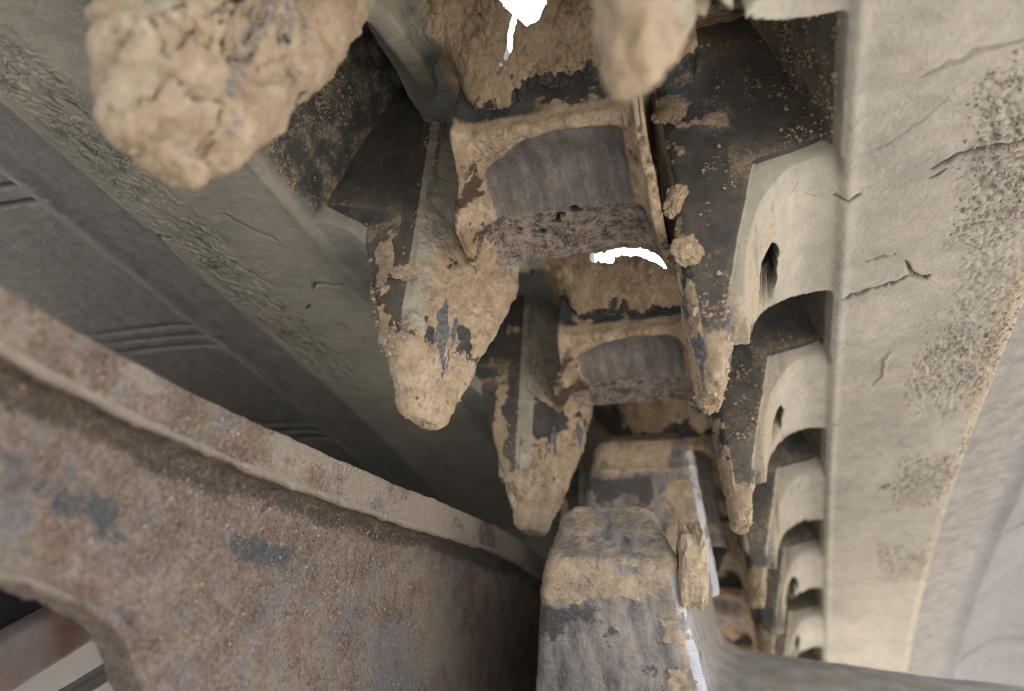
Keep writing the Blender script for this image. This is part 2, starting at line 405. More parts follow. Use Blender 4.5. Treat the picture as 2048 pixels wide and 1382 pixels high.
def belt(side):
    xs = np.concatenate([np.linspace(.40, .76, 84), np.linspace(.767, 1.00, 46), np.linspace(1.004, 1.32, 84), np.linspace(1.33, 1.62, 18),
                         np.linspace(1.63, 1.95, 22), np.linspace(2.0, 2.4 if side > 0 else 3.25, 12)])
    ys = yrows(-.25, 9.0, 1000, .9)
    ys = np.concatenate([np.linspace(-2.4, -.26, 60), ys])
    X, Y = np.meshgrid(xs, ys, indexing='ij'); W = np.stack([side * X, Y, 0 * X], -1)
    # cross profile
    z = np.interp(X, [.4, .74, .80, 1.26, 1.29, 1.31, 1.58, 1.63, 1.67, 1.86, 1.98, 3.3], [.57, .578, .57, .565, .575, .605, .665, .655, .672, .79, .805, .83])
    # pockets between the lobes
    off = .09 * ss(.55, .74, X) * (side < 0); f = (Y - .80 + off) % 1.0
    r_ = .20; fil = np.clip((.69 - X) / r_, 0, 1); fz = .40 * (1 - np.sqrt(np.maximum(1 - fil ** 2, 0)))
    back = .60 - 1.0 * fz + off
    lobe = ss(.0, .02, f) * (1 - ss(back - .012, back + .012, f))
    pz = np.minimum(.57 + np.clip(.745 - X, 0, 1) * 3.7, 1.5)
    zl = z - fz + (.03 if side > 0 else .012) * (1 - ss(.0, .09, f)) * ss(.02, .0, f - .09)
    inn = ss(.752, .735, X)
    z = np.where(X < .755, (1 - inn) * z + inn * (lobe * zl + (1 - lobe) * pz), z)
    z = z - .012 * np.exp(-((X - .765) / .02) ** 2)
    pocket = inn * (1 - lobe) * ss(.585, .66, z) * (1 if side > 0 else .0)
    # rough and crazed ground on the pad
    w1 = fbm(W, 3, 3, 5)
    if side > 0:
        per = .5 + .5 * np.cos((Y - .95 - .03 * w1) * 2 * np.pi)
        w2 = fbm(W, 9, 4, 15, .65)
        rough = ss(.15, .95, per + .35 * w1 + .45 * w2) * ss(.98, 1.10, X + .09 * w1 + .05 * w2) * ss(1.30, 1.27, X)
        rough = rough * ss(4.2, 2.4, Y)
        rough = np.maximum(rough, .8 * ss(.5, 1.0, 1.4 - np.abs(Y - 1.1)) * ss(1.06, 1.12, X + .05 * w1) * ss(1.3, 1.27, X) * (.4 + .6 * ss(-.3, .3, w1)))
    else:
        rough = ss(1.02, 1.10, X + .06 * w1) * ss(1.27, 1.21, X + .04 * w1) * ss(2.2, 1.2, Y)
    rough = np.where((X > .95) & (X < 1.33), rough, 0)
    sub = (X > .95) & (X < 1.33); Ws = W[sub]
    rn = np.zeros(X.shape, np.float32)
    if side > 0: rn[sub] = (.48 - worley(Ws + .02 * vnoise(Ws, 25, 6)[..., None], (70, 70, 1), 9)[0]) * 1.1 + .5 * fbm(Ws, (62, 70, 1), 2, 29)
    else:
        d1, d2 = worley(Ws + .05 * vnoise(Ws, 9, 3)[..., None] + .015 * vnoise(Ws, 40, 6)[..., None], (70, 27, 1), 9); rn[sub] = np.clip((d2 - d1) * 1.5, 0, .6) - .5 + .5 * vnoise(Ws, (60, 25, 1), 8)
    z = z - rough * rn * (.011 if side > 0 else .008)
    # the lobes beside the lugs: fibrous wear, and the torn hole in each one of the right row
    fl_ = ss(.70, .60, X) * lobe
    z = z + fl_ * .010 * fbm(W, (34, 7, 1), 4, 55, .6)
    hole = np.zeros(X.shape)
    if side > 0:
        idx = np.floor(Y - .8); h1 = _h(idx.astype(np.int64), idx.astype(np.int64) * 0, idx.astype(np.int64) * 0, 7)
        h1 = np.where(idx == 0, .55, h1); q = ((X - .556 - .02 * w1) / (.025 + .008 * h1)) ** 2 + ((f - .28 - .05 * h1 - .05 * w1) / (.10 + .03 * h1)) ** 2
        q = q / (.45 + .85 * h1); hole = (h1 > .18) * ss(1.15, .6, q + 1.1 * fbm(W, 22, 4, 57, .6)) * fl_
        z = z + .10 * hole
    # scuffs, cracks, slow waves
    z = z + .006 * fbm(W, 2.2, 3, 1) + .0022 * fbm(W, (16, 26, 1), 3, 2)
    crack = 0.32 * rough * ss(.0, -.35, rn) if side > 0 else .5 * rough * ss(-.45, -.7, rn)
    crack = np.maximum(crack, hole * ss(-.5, .1, .25 - fbm(W, 30, 2, 59)))
    crack = np.maximum(crack, .5 * fl_ * ss(.15, .45, fbm(W, (40, 6, 1), 4, 56)) * ss(.64, .54, X))
    Wd = .006 * vnoise(W, 40, 71)
    for pts, wd, dp in (CRACKS_R if side > 0 else CRACKS_L):
        px = np.array(pts); b = (X > px[:, 0].min() - .05) & (X < px[:, 0].max() + .05) & (Y > px[:, 1].min() - .05) & (Y < px[:, 1].max() + .05)
        D, T = seg_dist(X[b] + Wd[b], Y[b] + Wd[b], pts)
        wd = max(wd, .0055); k = ss(wd, wd * .25, D / np.maximum(np.sin(np.pi * np.clip(T, .04, .96)) ** .5, .2))
        z[b] += dp * k; 
        if dp > 0: crack[b] = np.maximum(crack[b], k * min(1, dp / .02))
    # groups of three grooves over the outer flap, one group to each pitch
    for q in range(-2, 9):
        for j in range(3):
            yg = q + (.62 if side > 0 else .40) + .085 * j + .05 * np.clip(X - 1.64, 0, .3) + .01 * vnoise(W, 2, 31 + j)
            g_ = np.exp(-((Y - yg) / .011) ** 2) * ss(1.62, 1.68, X) * (1 if side > 0 else ss(2.5, 2.3, X))
            z += .022 * g_; crack = np.maximum(crack, .55 * g_)
    P = bend(np.stack([side * X, Y, z], -1))
    tan = ss(1.20, 1.30, X + .05 * w1) * ss(1.315, 1.30, X) * (.62 if side > 0 else .55) + .35 * rough * (side > 0)
    if side > 0: tan = np.maximum(tan, .9 * fl_ * ss(.05, .4, fbm(W, (22, 6, 1), 4, 66, .6) + .5 * ss(.60, .52, X)) * ss(.66, .56, X))
    bare = np.where(X > 1.30, ss(.0, .5, 1 - (X - 1.3) / .33), 0) * .9 if side > 0 else ss(1.30, 1.34, X) * ss(1.66, 1.6, X) * .6
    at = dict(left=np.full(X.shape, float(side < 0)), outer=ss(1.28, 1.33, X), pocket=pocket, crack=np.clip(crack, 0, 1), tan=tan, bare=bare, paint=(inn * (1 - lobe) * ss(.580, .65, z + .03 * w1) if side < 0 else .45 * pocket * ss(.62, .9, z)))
    nx, ny = X.shape
    f = grid_faces(nx, ny)
    if side > 0: f = f[:, ::-1]
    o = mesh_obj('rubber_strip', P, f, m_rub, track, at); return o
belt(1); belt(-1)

# ---- loft used for lugs and teeth: sections is a list of (n,2) rings, third coordinate given per ring
def loft_points(rings, hs):
    return np.stack([np.concatenate([r, np.full((len(r), 1), h)], 1) for r, h in zip(rings, hs)], 1)   # (n, levels, 3)

MUDPTS = []
def lug(side, n, nu, nv, seed):
    """one guide lug; local x grows outward, y along the track from its link, z up to the root"""
    L = side < 0
    big = (n == -1)
    xi = lambda h: (.365 + .04 * h) if L else (.388 - .115 * np.minimum(h, 1.0))
    HH = [0, .04, .15, .28, .41, .5, .6, 1.3]
    xn = (lambda h: np.interp(h, HH, [.345, .33, .295, .26, .215, .19, .185, .20])) if L else (lambda h: (xi(h) - .028))
    def xo(h):
        a = (.405 + .36 * h if L else .415 + .22 * h)
        return a + (.735 - a) * ss(.60, .66, h)
    yf = lambda h: .80 + .09 * (1 - min(h / .32, 1)) ** 2
    ybk = (lambda h: np.interp(h, [0, .05, .2, .41, .57, .7, .9, 1.1, 1.3], [.99, 1.02, 1.08, 1.10, 1.12, 1.22, 1.5, 1.82, 1.84])) if L else \
          (lambda h: np.interp(h, [0, .05, .2, .41, .64, .82, 1.0, 1.2, 1.3], [.99, 1.02, 1.1, 1.2, 1.30, 1.40, 1.56, 1.80, 1.84]))
    hs, rings = [], []
    ch = .034 if L else .02
    tip_r = .05
    lev = np.concatenate([np.zeros(6), tip_r * (1 - np.cos(np.linspace(0, np.pi / 2, 12))), np.linspace(tip_r, 1.53, nv - 18 + 1)[1:]])
    for i, h in enumerate(lev):
        hh = max(h, tip_r)
        a, b, c, d = xi(hh), xo(hh), yf(hh), ybk(hh)
        if hh > .6: d = min(d, 1.83)
        bx = b if hh < .6 else b                       # outer back corner
        yi = min(1.03, d - .05); c2 = ch + (.075 * ss(.55, 1.05, hh) if L else 0); wx = xn(hh) + (.20 if L else .10) * min(1, max(0, (d - 1.03) / .77)) + .004; dO = min(d - .015, 1.16) if L else d - .015
        cor = [(a + ch, c), (b, c - (.085 * ss(.6, .66, hh) if L else 0)), (bx - .02 * (hh < .6), dO), (wx + min(.09, .42 * (b - wx)), dO + .012), (wx + min(.05, .3 * (b - wx)), d), (wx, d - .005), (xn(hh), yi), (a - .55 * (c2 - ch), c + ch + (c2 - ch) * .6)]
        r = round_poly(cor, [.02, .03, .05, .03, .02, .02, .04, .02], nu)
        cen = r.mean(0)
        if i < 6: k = i / 6 * .62 + .004
        elif h < tip_r: k = .62 + .38 * math.sin(math.acos(max(0, 1 - h / tip_r)))
        else: k = 1
        rings.append(cen + (r - cen) * k); hs.append(h)
    P = loft_points(rings, hs)
    P[..., 2] += -.0 * P[..., 0]
    N = grid_normals(P, True)
    cen = P.mean(0, keepdims=True)
    if ((P - cen) * N)[..., :2].sum() < 0: N = -N
    W = np.stack([P[..., 0] * side, P[..., 1] + n, P[..., 2]], -1) + seed * 3.17
    x, y, z = P[..., 0], P[..., 1], P[..., 2]
    fro, inn, out = ss(.74, .9, -N[..., 1]), ss(.40, .62, -N[..., 0]), ss(.45, .8, N[..., 0])
    chz = ch; cham = ss(1.25, .8, np.hypot(x - xi(z) - chz * .4, y - .80 - chz * .6) / chz) * ss(.02, .12, -N[..., 0]) * ss(.02, .12, -N[..., 1])
    a1, a2, a3 = fbm(W, 5, 5, 11, .6), fbm(W, 13, 4, 23, .6), fbm(W, (24, 14, 5), 4, 37, .6)
    tipm = ss(.26, .13, z + .06 * a1) if L else ss(.17, .07, z + .05 * a1)
    crumb = fro * np.clip(.55 * np.exp(-((z - .60) / .07) ** 2) * (x > .48) + .30 + .5 * a1 + .35 * a2 + .25 * ss(.5, .3, z), 0, 1)
    fmud = ss(.70, .88, a1 * .6 + a2 * .55 + .38 * ss(.65, .45, np.abs(z - .55) * 2) * (z < .8) - .05 + .35 * ss(.14, .02, x - xi_arr(xi, z)) * (0 if L else 1))
    if L: fmud = np.maximum(fmud, ss(.45, .6, a2 + .9 * np.exp(-((x - .46 - .1 * z) / .035) ** 2) * ss(.85, .4, z)))
    mud = np.maximum(tipm, np.where(fro > .5, fmud * .92, 0))
    imud = ss(-.35, -.1, a1 + .35 * a2)
    if not L: imud = imud * ss(.50, .38, z + .1 * a1); crumb = np.maximum(crumb, inn * ss(.35, .5, z) * (.75 + .3 * a2))
    mud = np.maximum(mud, inn * imud)
    bk = ss(.45, .8, N[..., 1])
    mud = np.maximum(mud, bk * ss(-.2, .1, a1 + .3))
    pale = cham * ss(.12, .3, z) * (1 if L else .3)
    pale = np.maximum(pale, inn * ss(.46, .66, z + .1 * a1) * (1.3 if L else .85))  # pale root strip, pushed up on left lugs to stand for missing light
    streak = inn * ss(.18, .5, a3 + .25 * fbm(W, (55, 30, 6), 3, 39) + .55 * np.exp(-((z - .33) / .13) ** 2 - ((y - .93) / .05) ** 2) - .1)
    if L:
        streak = streak * ss(.52, .42, z); wl = ss(1.05, 1.10, y) * ss(.52, .62, z); pale = np.maximum(pale, 1.3 * wl); mud = mud * (1 - wl)
    if not L:
        pale = np.maximum(pale, out * ss(.10, .25, z + .10 * a1) * 1.25)
        mud = np.where((out > .3) & (z > .35), 0, mud)
        streak = np.maximum(streak, out * ss(.2, .45, a3 + .45 * ss(.5, .2, np.abs(x - .47) * 8)) * ss(.62, .5, z))
    pit = np.zeros(z.shape); rust = 0 * z
    d = .005 * a1 + .003 * a2
    d = d + mud * (.008 + .006 * fbm(W, 8, 5, 41, .6) + (.005 if big else .008) * ss(-.05, .2, z + .1) * fbm(W, 26, 4, 43, .6) + .0045 * fbm(W, 75, 2, 45))
    d = d + (inn + bk) * .010 * fbm(W, (20, 9, 4), 4, 51, .6)
    # a few open cracks in the thick mud
    cr = fbm(W, (12, 12, 4.5), 5, 61, .6)
    ck = ss(.03, .008, np.abs(cr)) * np.maximum(inn, tipm) * ss(-.1, .25, fbm(W, 3, 2, 63)) * mud
    d = d - .010 * ck; pit = np.maximum(pit, ck * .6)
    if not L:                                             # the worn hole in the rubber beside each right lug
        q = ((y - 1.06 - .02 * a2) / .075) ** 2 + ((z - .43 - .05 * a2) / .065) ** 2
        hk = out * ss(1.1, .55, q)
        d = d - .07 * hk; pit = np.maximum(pit, hk * ss(-.35, .1, .3 - a2)); mud = np.maximum(mud, hk * ss(.1, .3, a2)); pale = pale * (1 - hk)
        streak = np.where(out > .3, streak * .45, streak)
        d = d + out * .014 * fbm(W, (6, 14, 6), 4, 53, .6) * ss(.62, .5, z)
    if big:                                               # the nearest pair is buried in thick mud
        k = ss(.52, .36, z + .1 * a1); mud = np.maximum(mud, ss(.6, .45, z + .25 * a1) * ss(-.50, -.38, a1 + a2)); streak *= .5
        d = d + k * ((.020 if L else .008) + (.026 if L else .015) * fbm(W, 4.5, 4, 77, .5) + .006 * fbm(W, 18, 3, 78))
        d = d - k * .016 * ss(.72, .95, fbm(W, 5.5, 4, 79, .55, True) + .3)
    P = P + N * d[..., None]
    Q = np.stack([P[..., 0] * side, P[..., 1] + n, P[..., 2]], -1)
    if n <= 1:
        ok = np.argwhere((mud > .6) & (z < .9) & (bk < .5)); rg = np.random.default_rng(seed)
        ok = ok[rg.choice(len(ok), min(len(ok), (700, 900, 350)[n + 1]), replace=False)]; MUDPTS.append(bend(Q[ok[:, 0], ok[:, 1]]))
    f = grid_faces(nu, P.shape[1], True)
    if side > 0: f = f[:, ::-1]
    return mesh_obj('guide_lug', bend(Q), f, m_lug, track, dict(crumb=crumb, mud=mud, pale=pale, streak=streak, rust=rust, pit=pit))
def xi_arr(fn, z): return np.vectorize(fn)(z) if False else fn(z)

RES = {-1: (240, 260), 0: (400, 440), 1: (280, 320), 2: (180, 190), 3: (130, 140), 4: (100, 100), 5: (80, 80), 6: (70, 70)}
for n in range(-1, 7):
    for side in (-1, 1):
        lug(side, n, *RES[n], seed=n * 2 + 2 + (side > 0))

def bar(n, nu, nv):
    prof = np.array([(1.03, .875), (.527, .87), (.527, .72), (.533, .64), (.55, .608), (.59, .60), (.68, .592), (.76, .565), (.80, .556), (.86, .562), (.94, .562),
                     (1.0, .553), (1.025, .565), (1.035, .60), (1.035, .75), (1.035, .87)])
    d = np.r_[0, np.cumsum(np.linalg.norm(np.diff(prof, axis=0), axis=1))]
    wt = np.r_[np.linspace(0, d[1], 6), np.linspace(d[1], d[2], 14)[1:], np.linspace(d[2], d[-3], nv)[1:], np.linspace(d[-3], d[-1], 10)[1:]]
    pr_ = np.stack([np.interp(wt, d, prof[:, j]) for j in range(2)], 1)
    ker = np.array([1, 2, 3, 2, 1.]) / 9
    for j in range(2): pr_[2:-2, j] = np.convolve(np.pad(pr_[:, j], 2, mode='edge'), ker, 'same')[4:-4] if True else pr_[2:-2, j]
    xs = np.linspace(-.27, .31, nu)
    X = np.repeat(xs[:, None], len(pr_), 1); Yl = np.repeat(pr_[None, :, 0], nu, 0); Z = np.repeat(pr_[None, :, 1], nu, 0)
    X = X + np.clip(-X / .27, 0, 1) ** 2 * .085 * ss(.82, .55, Yl)
    P = np.stack([X, Yl + .02 * X, Z], -1)
    W = P + np.array([0, n, 0]) + n * 2.3
    a1, a2, a3 = fbm(W, 5, 4, 3, .6), fbm(W, 14, 4, 7, .6), fbm(W, (30, 5, 5), 3, 13)
    top = ss(.64, .60, Z); y = Yl
    arc = .56 + .42 * (X - .10) ** 2 * (1 + 2.2 * (X < .1)) + .012 * a1
    endm = np.maximum(ss(-.135, -.165, X + .02 * a1), ss(.225, .255, X + .02 * a1))
    worn = top * ss(arc, arc + .02, y + .015 * a2) * ss(.835, .79, y + .02 * a1) * (1 - endm)
    mott = top * ss(.79, .83, y + .02 * a1) * np.maximum(ss(-.25, -.2, X + .05 * a2) * ss(.30, .26, X), 0) * ss(-.55, -.2, a1 + .5 * a2 + .3)
    dark = ss(.62, .66, Z) * (y < .7) * ss(.0, .3, .55 + a1 + .5 * a2) * ss(.95, .8, Z)
    rust = .75 * endm * top * ss(.0, .5, a2 + .25 * (X < -.1) + .1) * ss(.5, .6, y) * ss(.95, .85, y)
    pit = np.zeros(X.shape)
    hgt = np.zeros(X.shape)                               # grows toward the camera side (down)
    hgt -= .045 * worn * np.exp(-((y - .68) / .075) ** 2) * np.exp(-((X - .05) / .2) ** 4)
    mudtop = top * (1 - worn) * (1 - mott)
    hgt += mudtop * (.018 + .012 * a1 + .014 * a2 + .010 * fbm(W, 30, 4, 19, .6))
    hgt += mott * (.005 * a2 + .007 * fbm(W, 22, 4, 29, .6))
    hgt += .003 * a3 * worn
    hgt += endm * top * (.012 * fbm(W, 22, 4, 61, .65) + .008 * a2)
    # muddy fillets where the bar runs into the lugs
    fl = .6 * np.exp(-np.clip(xs[:, None] + .25, 0, 1) / .03) + np.exp(-np.clip(.285 - X, 0, 1) / .03)
    hgt += fl * (.10 + .03 * a1) * ss(.5, .56, y) * ss(1.06, .98, y)
    # cracks in the dried ledge
    cr = fbm(W, (10, 22, 10), 5, 91, .65); ck = ss(.03, .006, np.abs(cr)) * mudtop * (y < .70) * ss(-.2, .15, fbm(W, 4, 2, 95))
    hgt -= .008 * ck; pit = np.maximum(pit, .6 * ck)
    for hx, hy, hr in ((.06, .82, .019), (.012, .835, .017), (-.005, .862, .014), (.03, .91, .007), (-.06, .90, .009), (.0, .93, .006), (-.12, .87, .008), (.16, .87, .007), (.12, .93, .006)):
        if n != 0: hx = -.9 * hx + .05 * n % .1; hr *= .8
        q = np.hypot((X - hx), (y - hy)) * (1 + .6 * a2); k = ss(hr * 1.15, hr * .75, q)
        hgt -= .035 * k; pit = np.maximum(pit, k)
    N = grid_normals(P)
    if N[nu // 2, len(pr_) // 2, 2] > 0: N = -N
    P = P + N * hgt[..., None] + N * (dark * .004 * a2)[..., None]
    P[..., 1] += n
    f = grid_faces(nu, len(pr_))
    return mesh_obj('link_bar', bend(P), f, m_bar, track, dict(worn=worn, mottle=mott, dark=dark, rust=rust, pit=pit))
BR = {-1: (60, 60), 0: (360, 330), 1: (240, 220), 2: (120, 120), 3: (60, 60), 4: (60, 60), 5: (50, 50), 6: (50, 50)}
for n in range(-1, 7): bar(n, *BR[n])

def mud_sheet(n, nu, nv, holes):
    xs, ys = np.linspace(-.46, .44, nu), np.linspace(.92, 1.55, nv)
    X, Y = np.meshgrid(xs, ys, indexing='ij')
    lf = -(.235 + .16 * np.clip((Y - 1.03) / .77, 0, 1)); X = np.where(X < 0, X / .46 * -lf, X)
    z = np.interp(Y, [.92, .97, 1.1, 1.25, 1.36, 1.44, 1.50, 1.55], [.80, .90, .955, .925, .86, .78, .70, .67])
    W = np.stack([X, Y + n, z], -1) + 1.9 * n
    zw = np.interp(Y, [1.03, 1.12, 1.22, 1.5, 1.82], [.50, .57, .70, .90, 1.10]) + .05
    z = z + np.maximum(zw - z, 0) * ss(-.12, -.28, X)
    W[..., 2] = z
    a1, a2 = fbm(W, 4, 4, 3, .6), fbm(W, 14, 4, 5, .65)
    edge_ = np.maximum(ss(-.13, -.27, X), ss(.24, .38, X))
    z = z + .035 * a1 + .018 * a2 + .012 * fbm(W, 38, 4, 9, .65) - .02 * edge_
    d1, d2 = worley(W, (20, 20, 8), 4); ck = ss(.09, .0, d2 - d1) * ss(.0, .3, a1 + .1)
    z = z + .012 * ck
    keep = np.ones(X.shape, bool)
    for pts, r0, r1 in holes:
        D, T = seg_dist(X, Y, pts); keep &= D > (r0 + (r1 - r0) * T) * (1 + .45 * a2)
    dark = ss(.05, .25, a2 + .7 * ss(1.46, 1.54, Y + .03 * a1) - .25) * ss(1.44, 1.49, Y) * .8
    pale = ss(-.14, -.27, X + .05 * a1) * .6
    P = np.stack([X, Y + n, z], -1)
    f = grid_faces(nu, nv, keep=keep.ravel())
    top = P.copy(); top[..., 2] += .010
    k = nu * nv
    V = np.concatenate([bend(P).reshape(-1, 3), bend(top).reshape(-1, 3)])
    # rim faces round the holes and the outline
    from collections import Counter
    e = np.concatenate([f[:, [0, 1]], f[:, [1, 2]], f[:, [2, 3]], f[:, [3, 0]]]); key = np.sort(e, 1); kk = key[:, 0].astype(np.int64) * k + key[:, 1]
    uq, inv, cnt = np.unique(kk, return_inverse=True, return_counts=True); b = e[cnt[inv] == 1]
    rim = np.stack([b[:, 1], b[:, 0], b[:, 0] + k, b[:, 1] + k], 1)
    F = np.concatenate([f[:, ::-1], f + k, rim[:, ::-1]])
    at = {q: np.concatenate([v.ravel(), v.ravel()]) for q, v in dict(dark=dark, pale=pale).items()}
    return mesh_obj('packed_mud', V, F, m_sheet, track, at)
mud_sheet(-1, 240, 200, [([(.015, 1.33), (.045, 1.37)], .042, .036), ([(.005, 1.385), (-.012, 1.41), (-.02, 1.435), (-.035, 1.45)], .0065, .004), ([(-.05, 1.462), (-.06, 1.47)], .004, .003),
                         ([(.12, 1.27), (.17, 1.285)], .014, .01), ([(.19, 1.25), (.22, 1.26)], .014, .01)])
mud_sheet(0, 260, 200, [([(-.03, 1.385), (-.025, 1.39)], .010, .010), ([(.0, 1.39), (.03, 1.395)], .011, .011), ([(.055, 1.385), (.14, 1.39), (.20, 1.412), (.255, 1.445)], .0085, .007)])
mud_sheet(1, 160, 120, [([(.20, 1.44), (.225, 1.455)], .020, .016), ([(.215, 1.385), (.23, 1.385)], .010, .010)])
def tread(n):
    X, Y = np.meshgrid(np.linspace(-.62, -.06, 12), np.linspace(n + .50, n + 1.07, 10), indexing='ij')
    lo = np.stack([X, Y, 1.49 + .01 * vnoise(np.stack([X, Y, X], -1), 6)], -1); hi = lo + np.array([0, 0, .14])
    f = grid_faces(12, 10)
    return mesh_obj('tread_block', np.concatenate([bend(lo).reshape(-1, 3), bend(hi).reshape(-1, 3)]), np.concatenate([f[:, ::-1], f + 120]), m_rub, track,
                    {k: np.zeros(240) for k in ('left', 'outer', 'pocket', 'crack', 'tan', 'bare', 'paint')})
def mud_fill(n, nu, nv):
    X, Y = np.meshgrid(np.linspace(-.47, -.12, nu), np.linspace(n + .40, n + 1.12, nv), indexing='ij')
    W = np.stack([X, Y, 0 * X + n], -1); a1, a2 = fbm(W, 5, 4, 3, .6), fbm(W, 18, 4, 5, .65)
    z = 1.02 - .17 * ss(-.36, -.20, X) + .03 * a1 + .018 * a2
    P = np.stack([X, Y, z], -1)
    return mesh_obj('packed_mud', bend(P), grid_faces(nu, nv)[:, ::-1], m_sheet, track, dict(dark=.5 * ss(.0, .4, a1), pale=ss(-.24, -.34, X + .04 * a1) * .9))
for n in range(0, 5): mud_fill(n, 110 if n < 2 else 40, 160 if n < 2 else 50)
def slab(name, x0, x1, y0, y1, z0, z1, ny, curved=True):
    X, Y = np.meshgrid(np.linspace(x0, x1, 16), np.linspace(y0, y1, ny), indexing='ij')
    lo = np.stack([X, Y, z0 + .012 * fbm(np.stack([X, Y, X], -1), 5, 3)], -1); hi = lo + np.array([0, 0, z1 - z0]); k = 16 * ny
    if curved: lo, hi = bend(lo), bend(hi)
    f = grid_faces(16, ny); i = np.arange(16); j = np.arange(ny - 1)
    s1 = np.stack([j, j + 1, j + 1 + k, j + k], 1); s2 = s1 + 15 * ny
    F = np.concatenate([f[:, ::-1], f + k, s1, s2[:, ::-1]])
    return mesh_obj(name, np.concatenate([lo.reshape(-1, 3), hi.reshape(-1, 3)]), F, m_rub, track, {q: np.zeros(2 * k) for q in ('left', 'outer', 'pocket', 'crack', 'tan', 'bare', 'paint')})
slab('belt_back', -.66, -.30, -2., 7.5, 1.48, 1.62, 60); slab('belt_back', .34, .66, -2., 7.5, 1.48, 1.62, 60)
slab('lower_run', -1.5, 1.5, -7., 3.6, -3.2, -2.95, 60, False)
for n in range(2, 6): mud_sheet(n, 60, 40, [([(.2, 1.3), (.24, 1.3)], .02, .015)] if n == 5 else [])

# ------------------------------------------------------------------ drive sprocket
CY, CZ = 3.3, -1.2
spr = thing('drive_sprocket', 'worn steel drive sprocket with thick muddy teeth reaching into the track', 'sprocket', (0, CY, CZ))

def sprocket_tooth(th, nu, nv, seed):
    R0, R1 = 1.42, 2.0
    hx = lambda r: np.interp(r, [1.42, 1.6, 1.85, 2.0], [.26, .235, .205, .19])
    ht = lambda r: np.interp(r, [1.42, 1.5, 1.6, 1.8, 1.93, 2.0], [.36, .30, .255, .20, .165, .145])
    rr = .05
    lev = np.concatenate([np.zeros(26), rr * (1 - np.cos(np.linspace(0, np.pi / 2, 16))), np.linspace(rr, R1 - R0, nv)[1:]])
    rings, hs = [], []
    for i, h in enumerate(lev):
        r = R1 - max(h, rr * .3); a, b = hx(r), ht(r)
        # the +x side is worn to a long chamfer
        a2_ = a + .02; al = np.interp(r, [1.42, 1.6, 1.8, 1.88, 2.0], [.33, .295, .255, .235, .20]); cor = [(-al, -b), (a2_ - .03, -b), (a2_, -b + .05), (a - .085, b), (-al + .02, b)]
        ring = round_poly(cor, [.05, .03, .05, .05, .05], nu); cen = ring.mean(0)
        inset = (rr - h) if h < rr else 0
        if i < 26: k = .001 + .809 * i / 26
        elif h < rr: k = .81 + .19 * math.sin(math.acos(max(0, 1 - h / rr)))
        else: k = 1
        rings.append(cen + (ring - cen) * k); hs.append(R1 - h)
    P = loft_points(rings, hs)      # x axial, t tangential, r radial
    N = grid_normals(P, True); cen = P.mean(0, keepdims=True)
    if ((P - cen) * N)[..., :2].sum() < 0: N = -N
    W = P + seed * 5.1
    x, t, r = P[..., 0], P[..., 1], P[..., 2]
    a1, a2, a3 = fbm(W, 5, 5, 3, .6), fbm(W, 16, 4, 5, .6), fbm(W, (22, 8, 4), 4, 7, .6)
    # the land and the upper lip of the flank are muddy, the flank below is bare
    land = np.maximum(ss(.45, .75, N[..., 2]), ss(1.835, 1.90, r + .025 * a1 + .02 * a2))
    mud = land * ss(-.6, .1, a1 + .6 * a2 + .1) * .9
    flank = ss(.5, .75, -N[..., 1])
    mud = np.maximum(mud, flank * (1 - land) * ss(.22, .42, a1 + .8 * ss(.02, .14, x) - .45))
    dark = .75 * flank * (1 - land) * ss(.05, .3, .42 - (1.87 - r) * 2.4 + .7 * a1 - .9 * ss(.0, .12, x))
    shiny = ss(.42, .62, N[..., 0]) * ss(.98, .86, N[..., 0]) * ss(.0, .35, .30 + .7 * a2 + .3 * a1) * (r < 1.95)
    dd = .008 * a1 + .003 * a2 + mud * (.001 + .004 * fbm(W, 12, 4, 9, .6) + .005 * fbm(W, 45, 3, 12)) + (1 - mud) * .002 * a3
    dd += .008 * np.exp(-((r - 1.888) / .014) ** 2) * flank * ss(-.5, .2, a2 + .2)
    P = P + N * dd[..., None]
    s, c = math.sin(th), math.cos(th)
    Y = CY - P[..., 2] * s - P[..., 1] * -c * 1.0 * 1.0
    # tangential axis: +t points away from the camera (toward the top of the wheel), -t toward it
    Y = CY - P[..., 2] * s + P[..., 1] * c
    Z = CZ + P[..., 2] * c + P[..., 1] * s
    f = grid_faces(nu, P.shape[1], True)
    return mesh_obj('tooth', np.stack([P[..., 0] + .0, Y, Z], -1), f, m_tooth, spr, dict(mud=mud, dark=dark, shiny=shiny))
TH1 = math.radians(56.7); DT = 2 * math.pi / 14
sprocket_tooth(TH1, 360, 260, 1)
sprocket_tooth(TH1 - DT, 220, 160, 2)
sprocket_tooth(TH1 - 2 * DT, 100, 70, 3)
sprocket_tooth(TH1 + DT, 120, 90, 4)

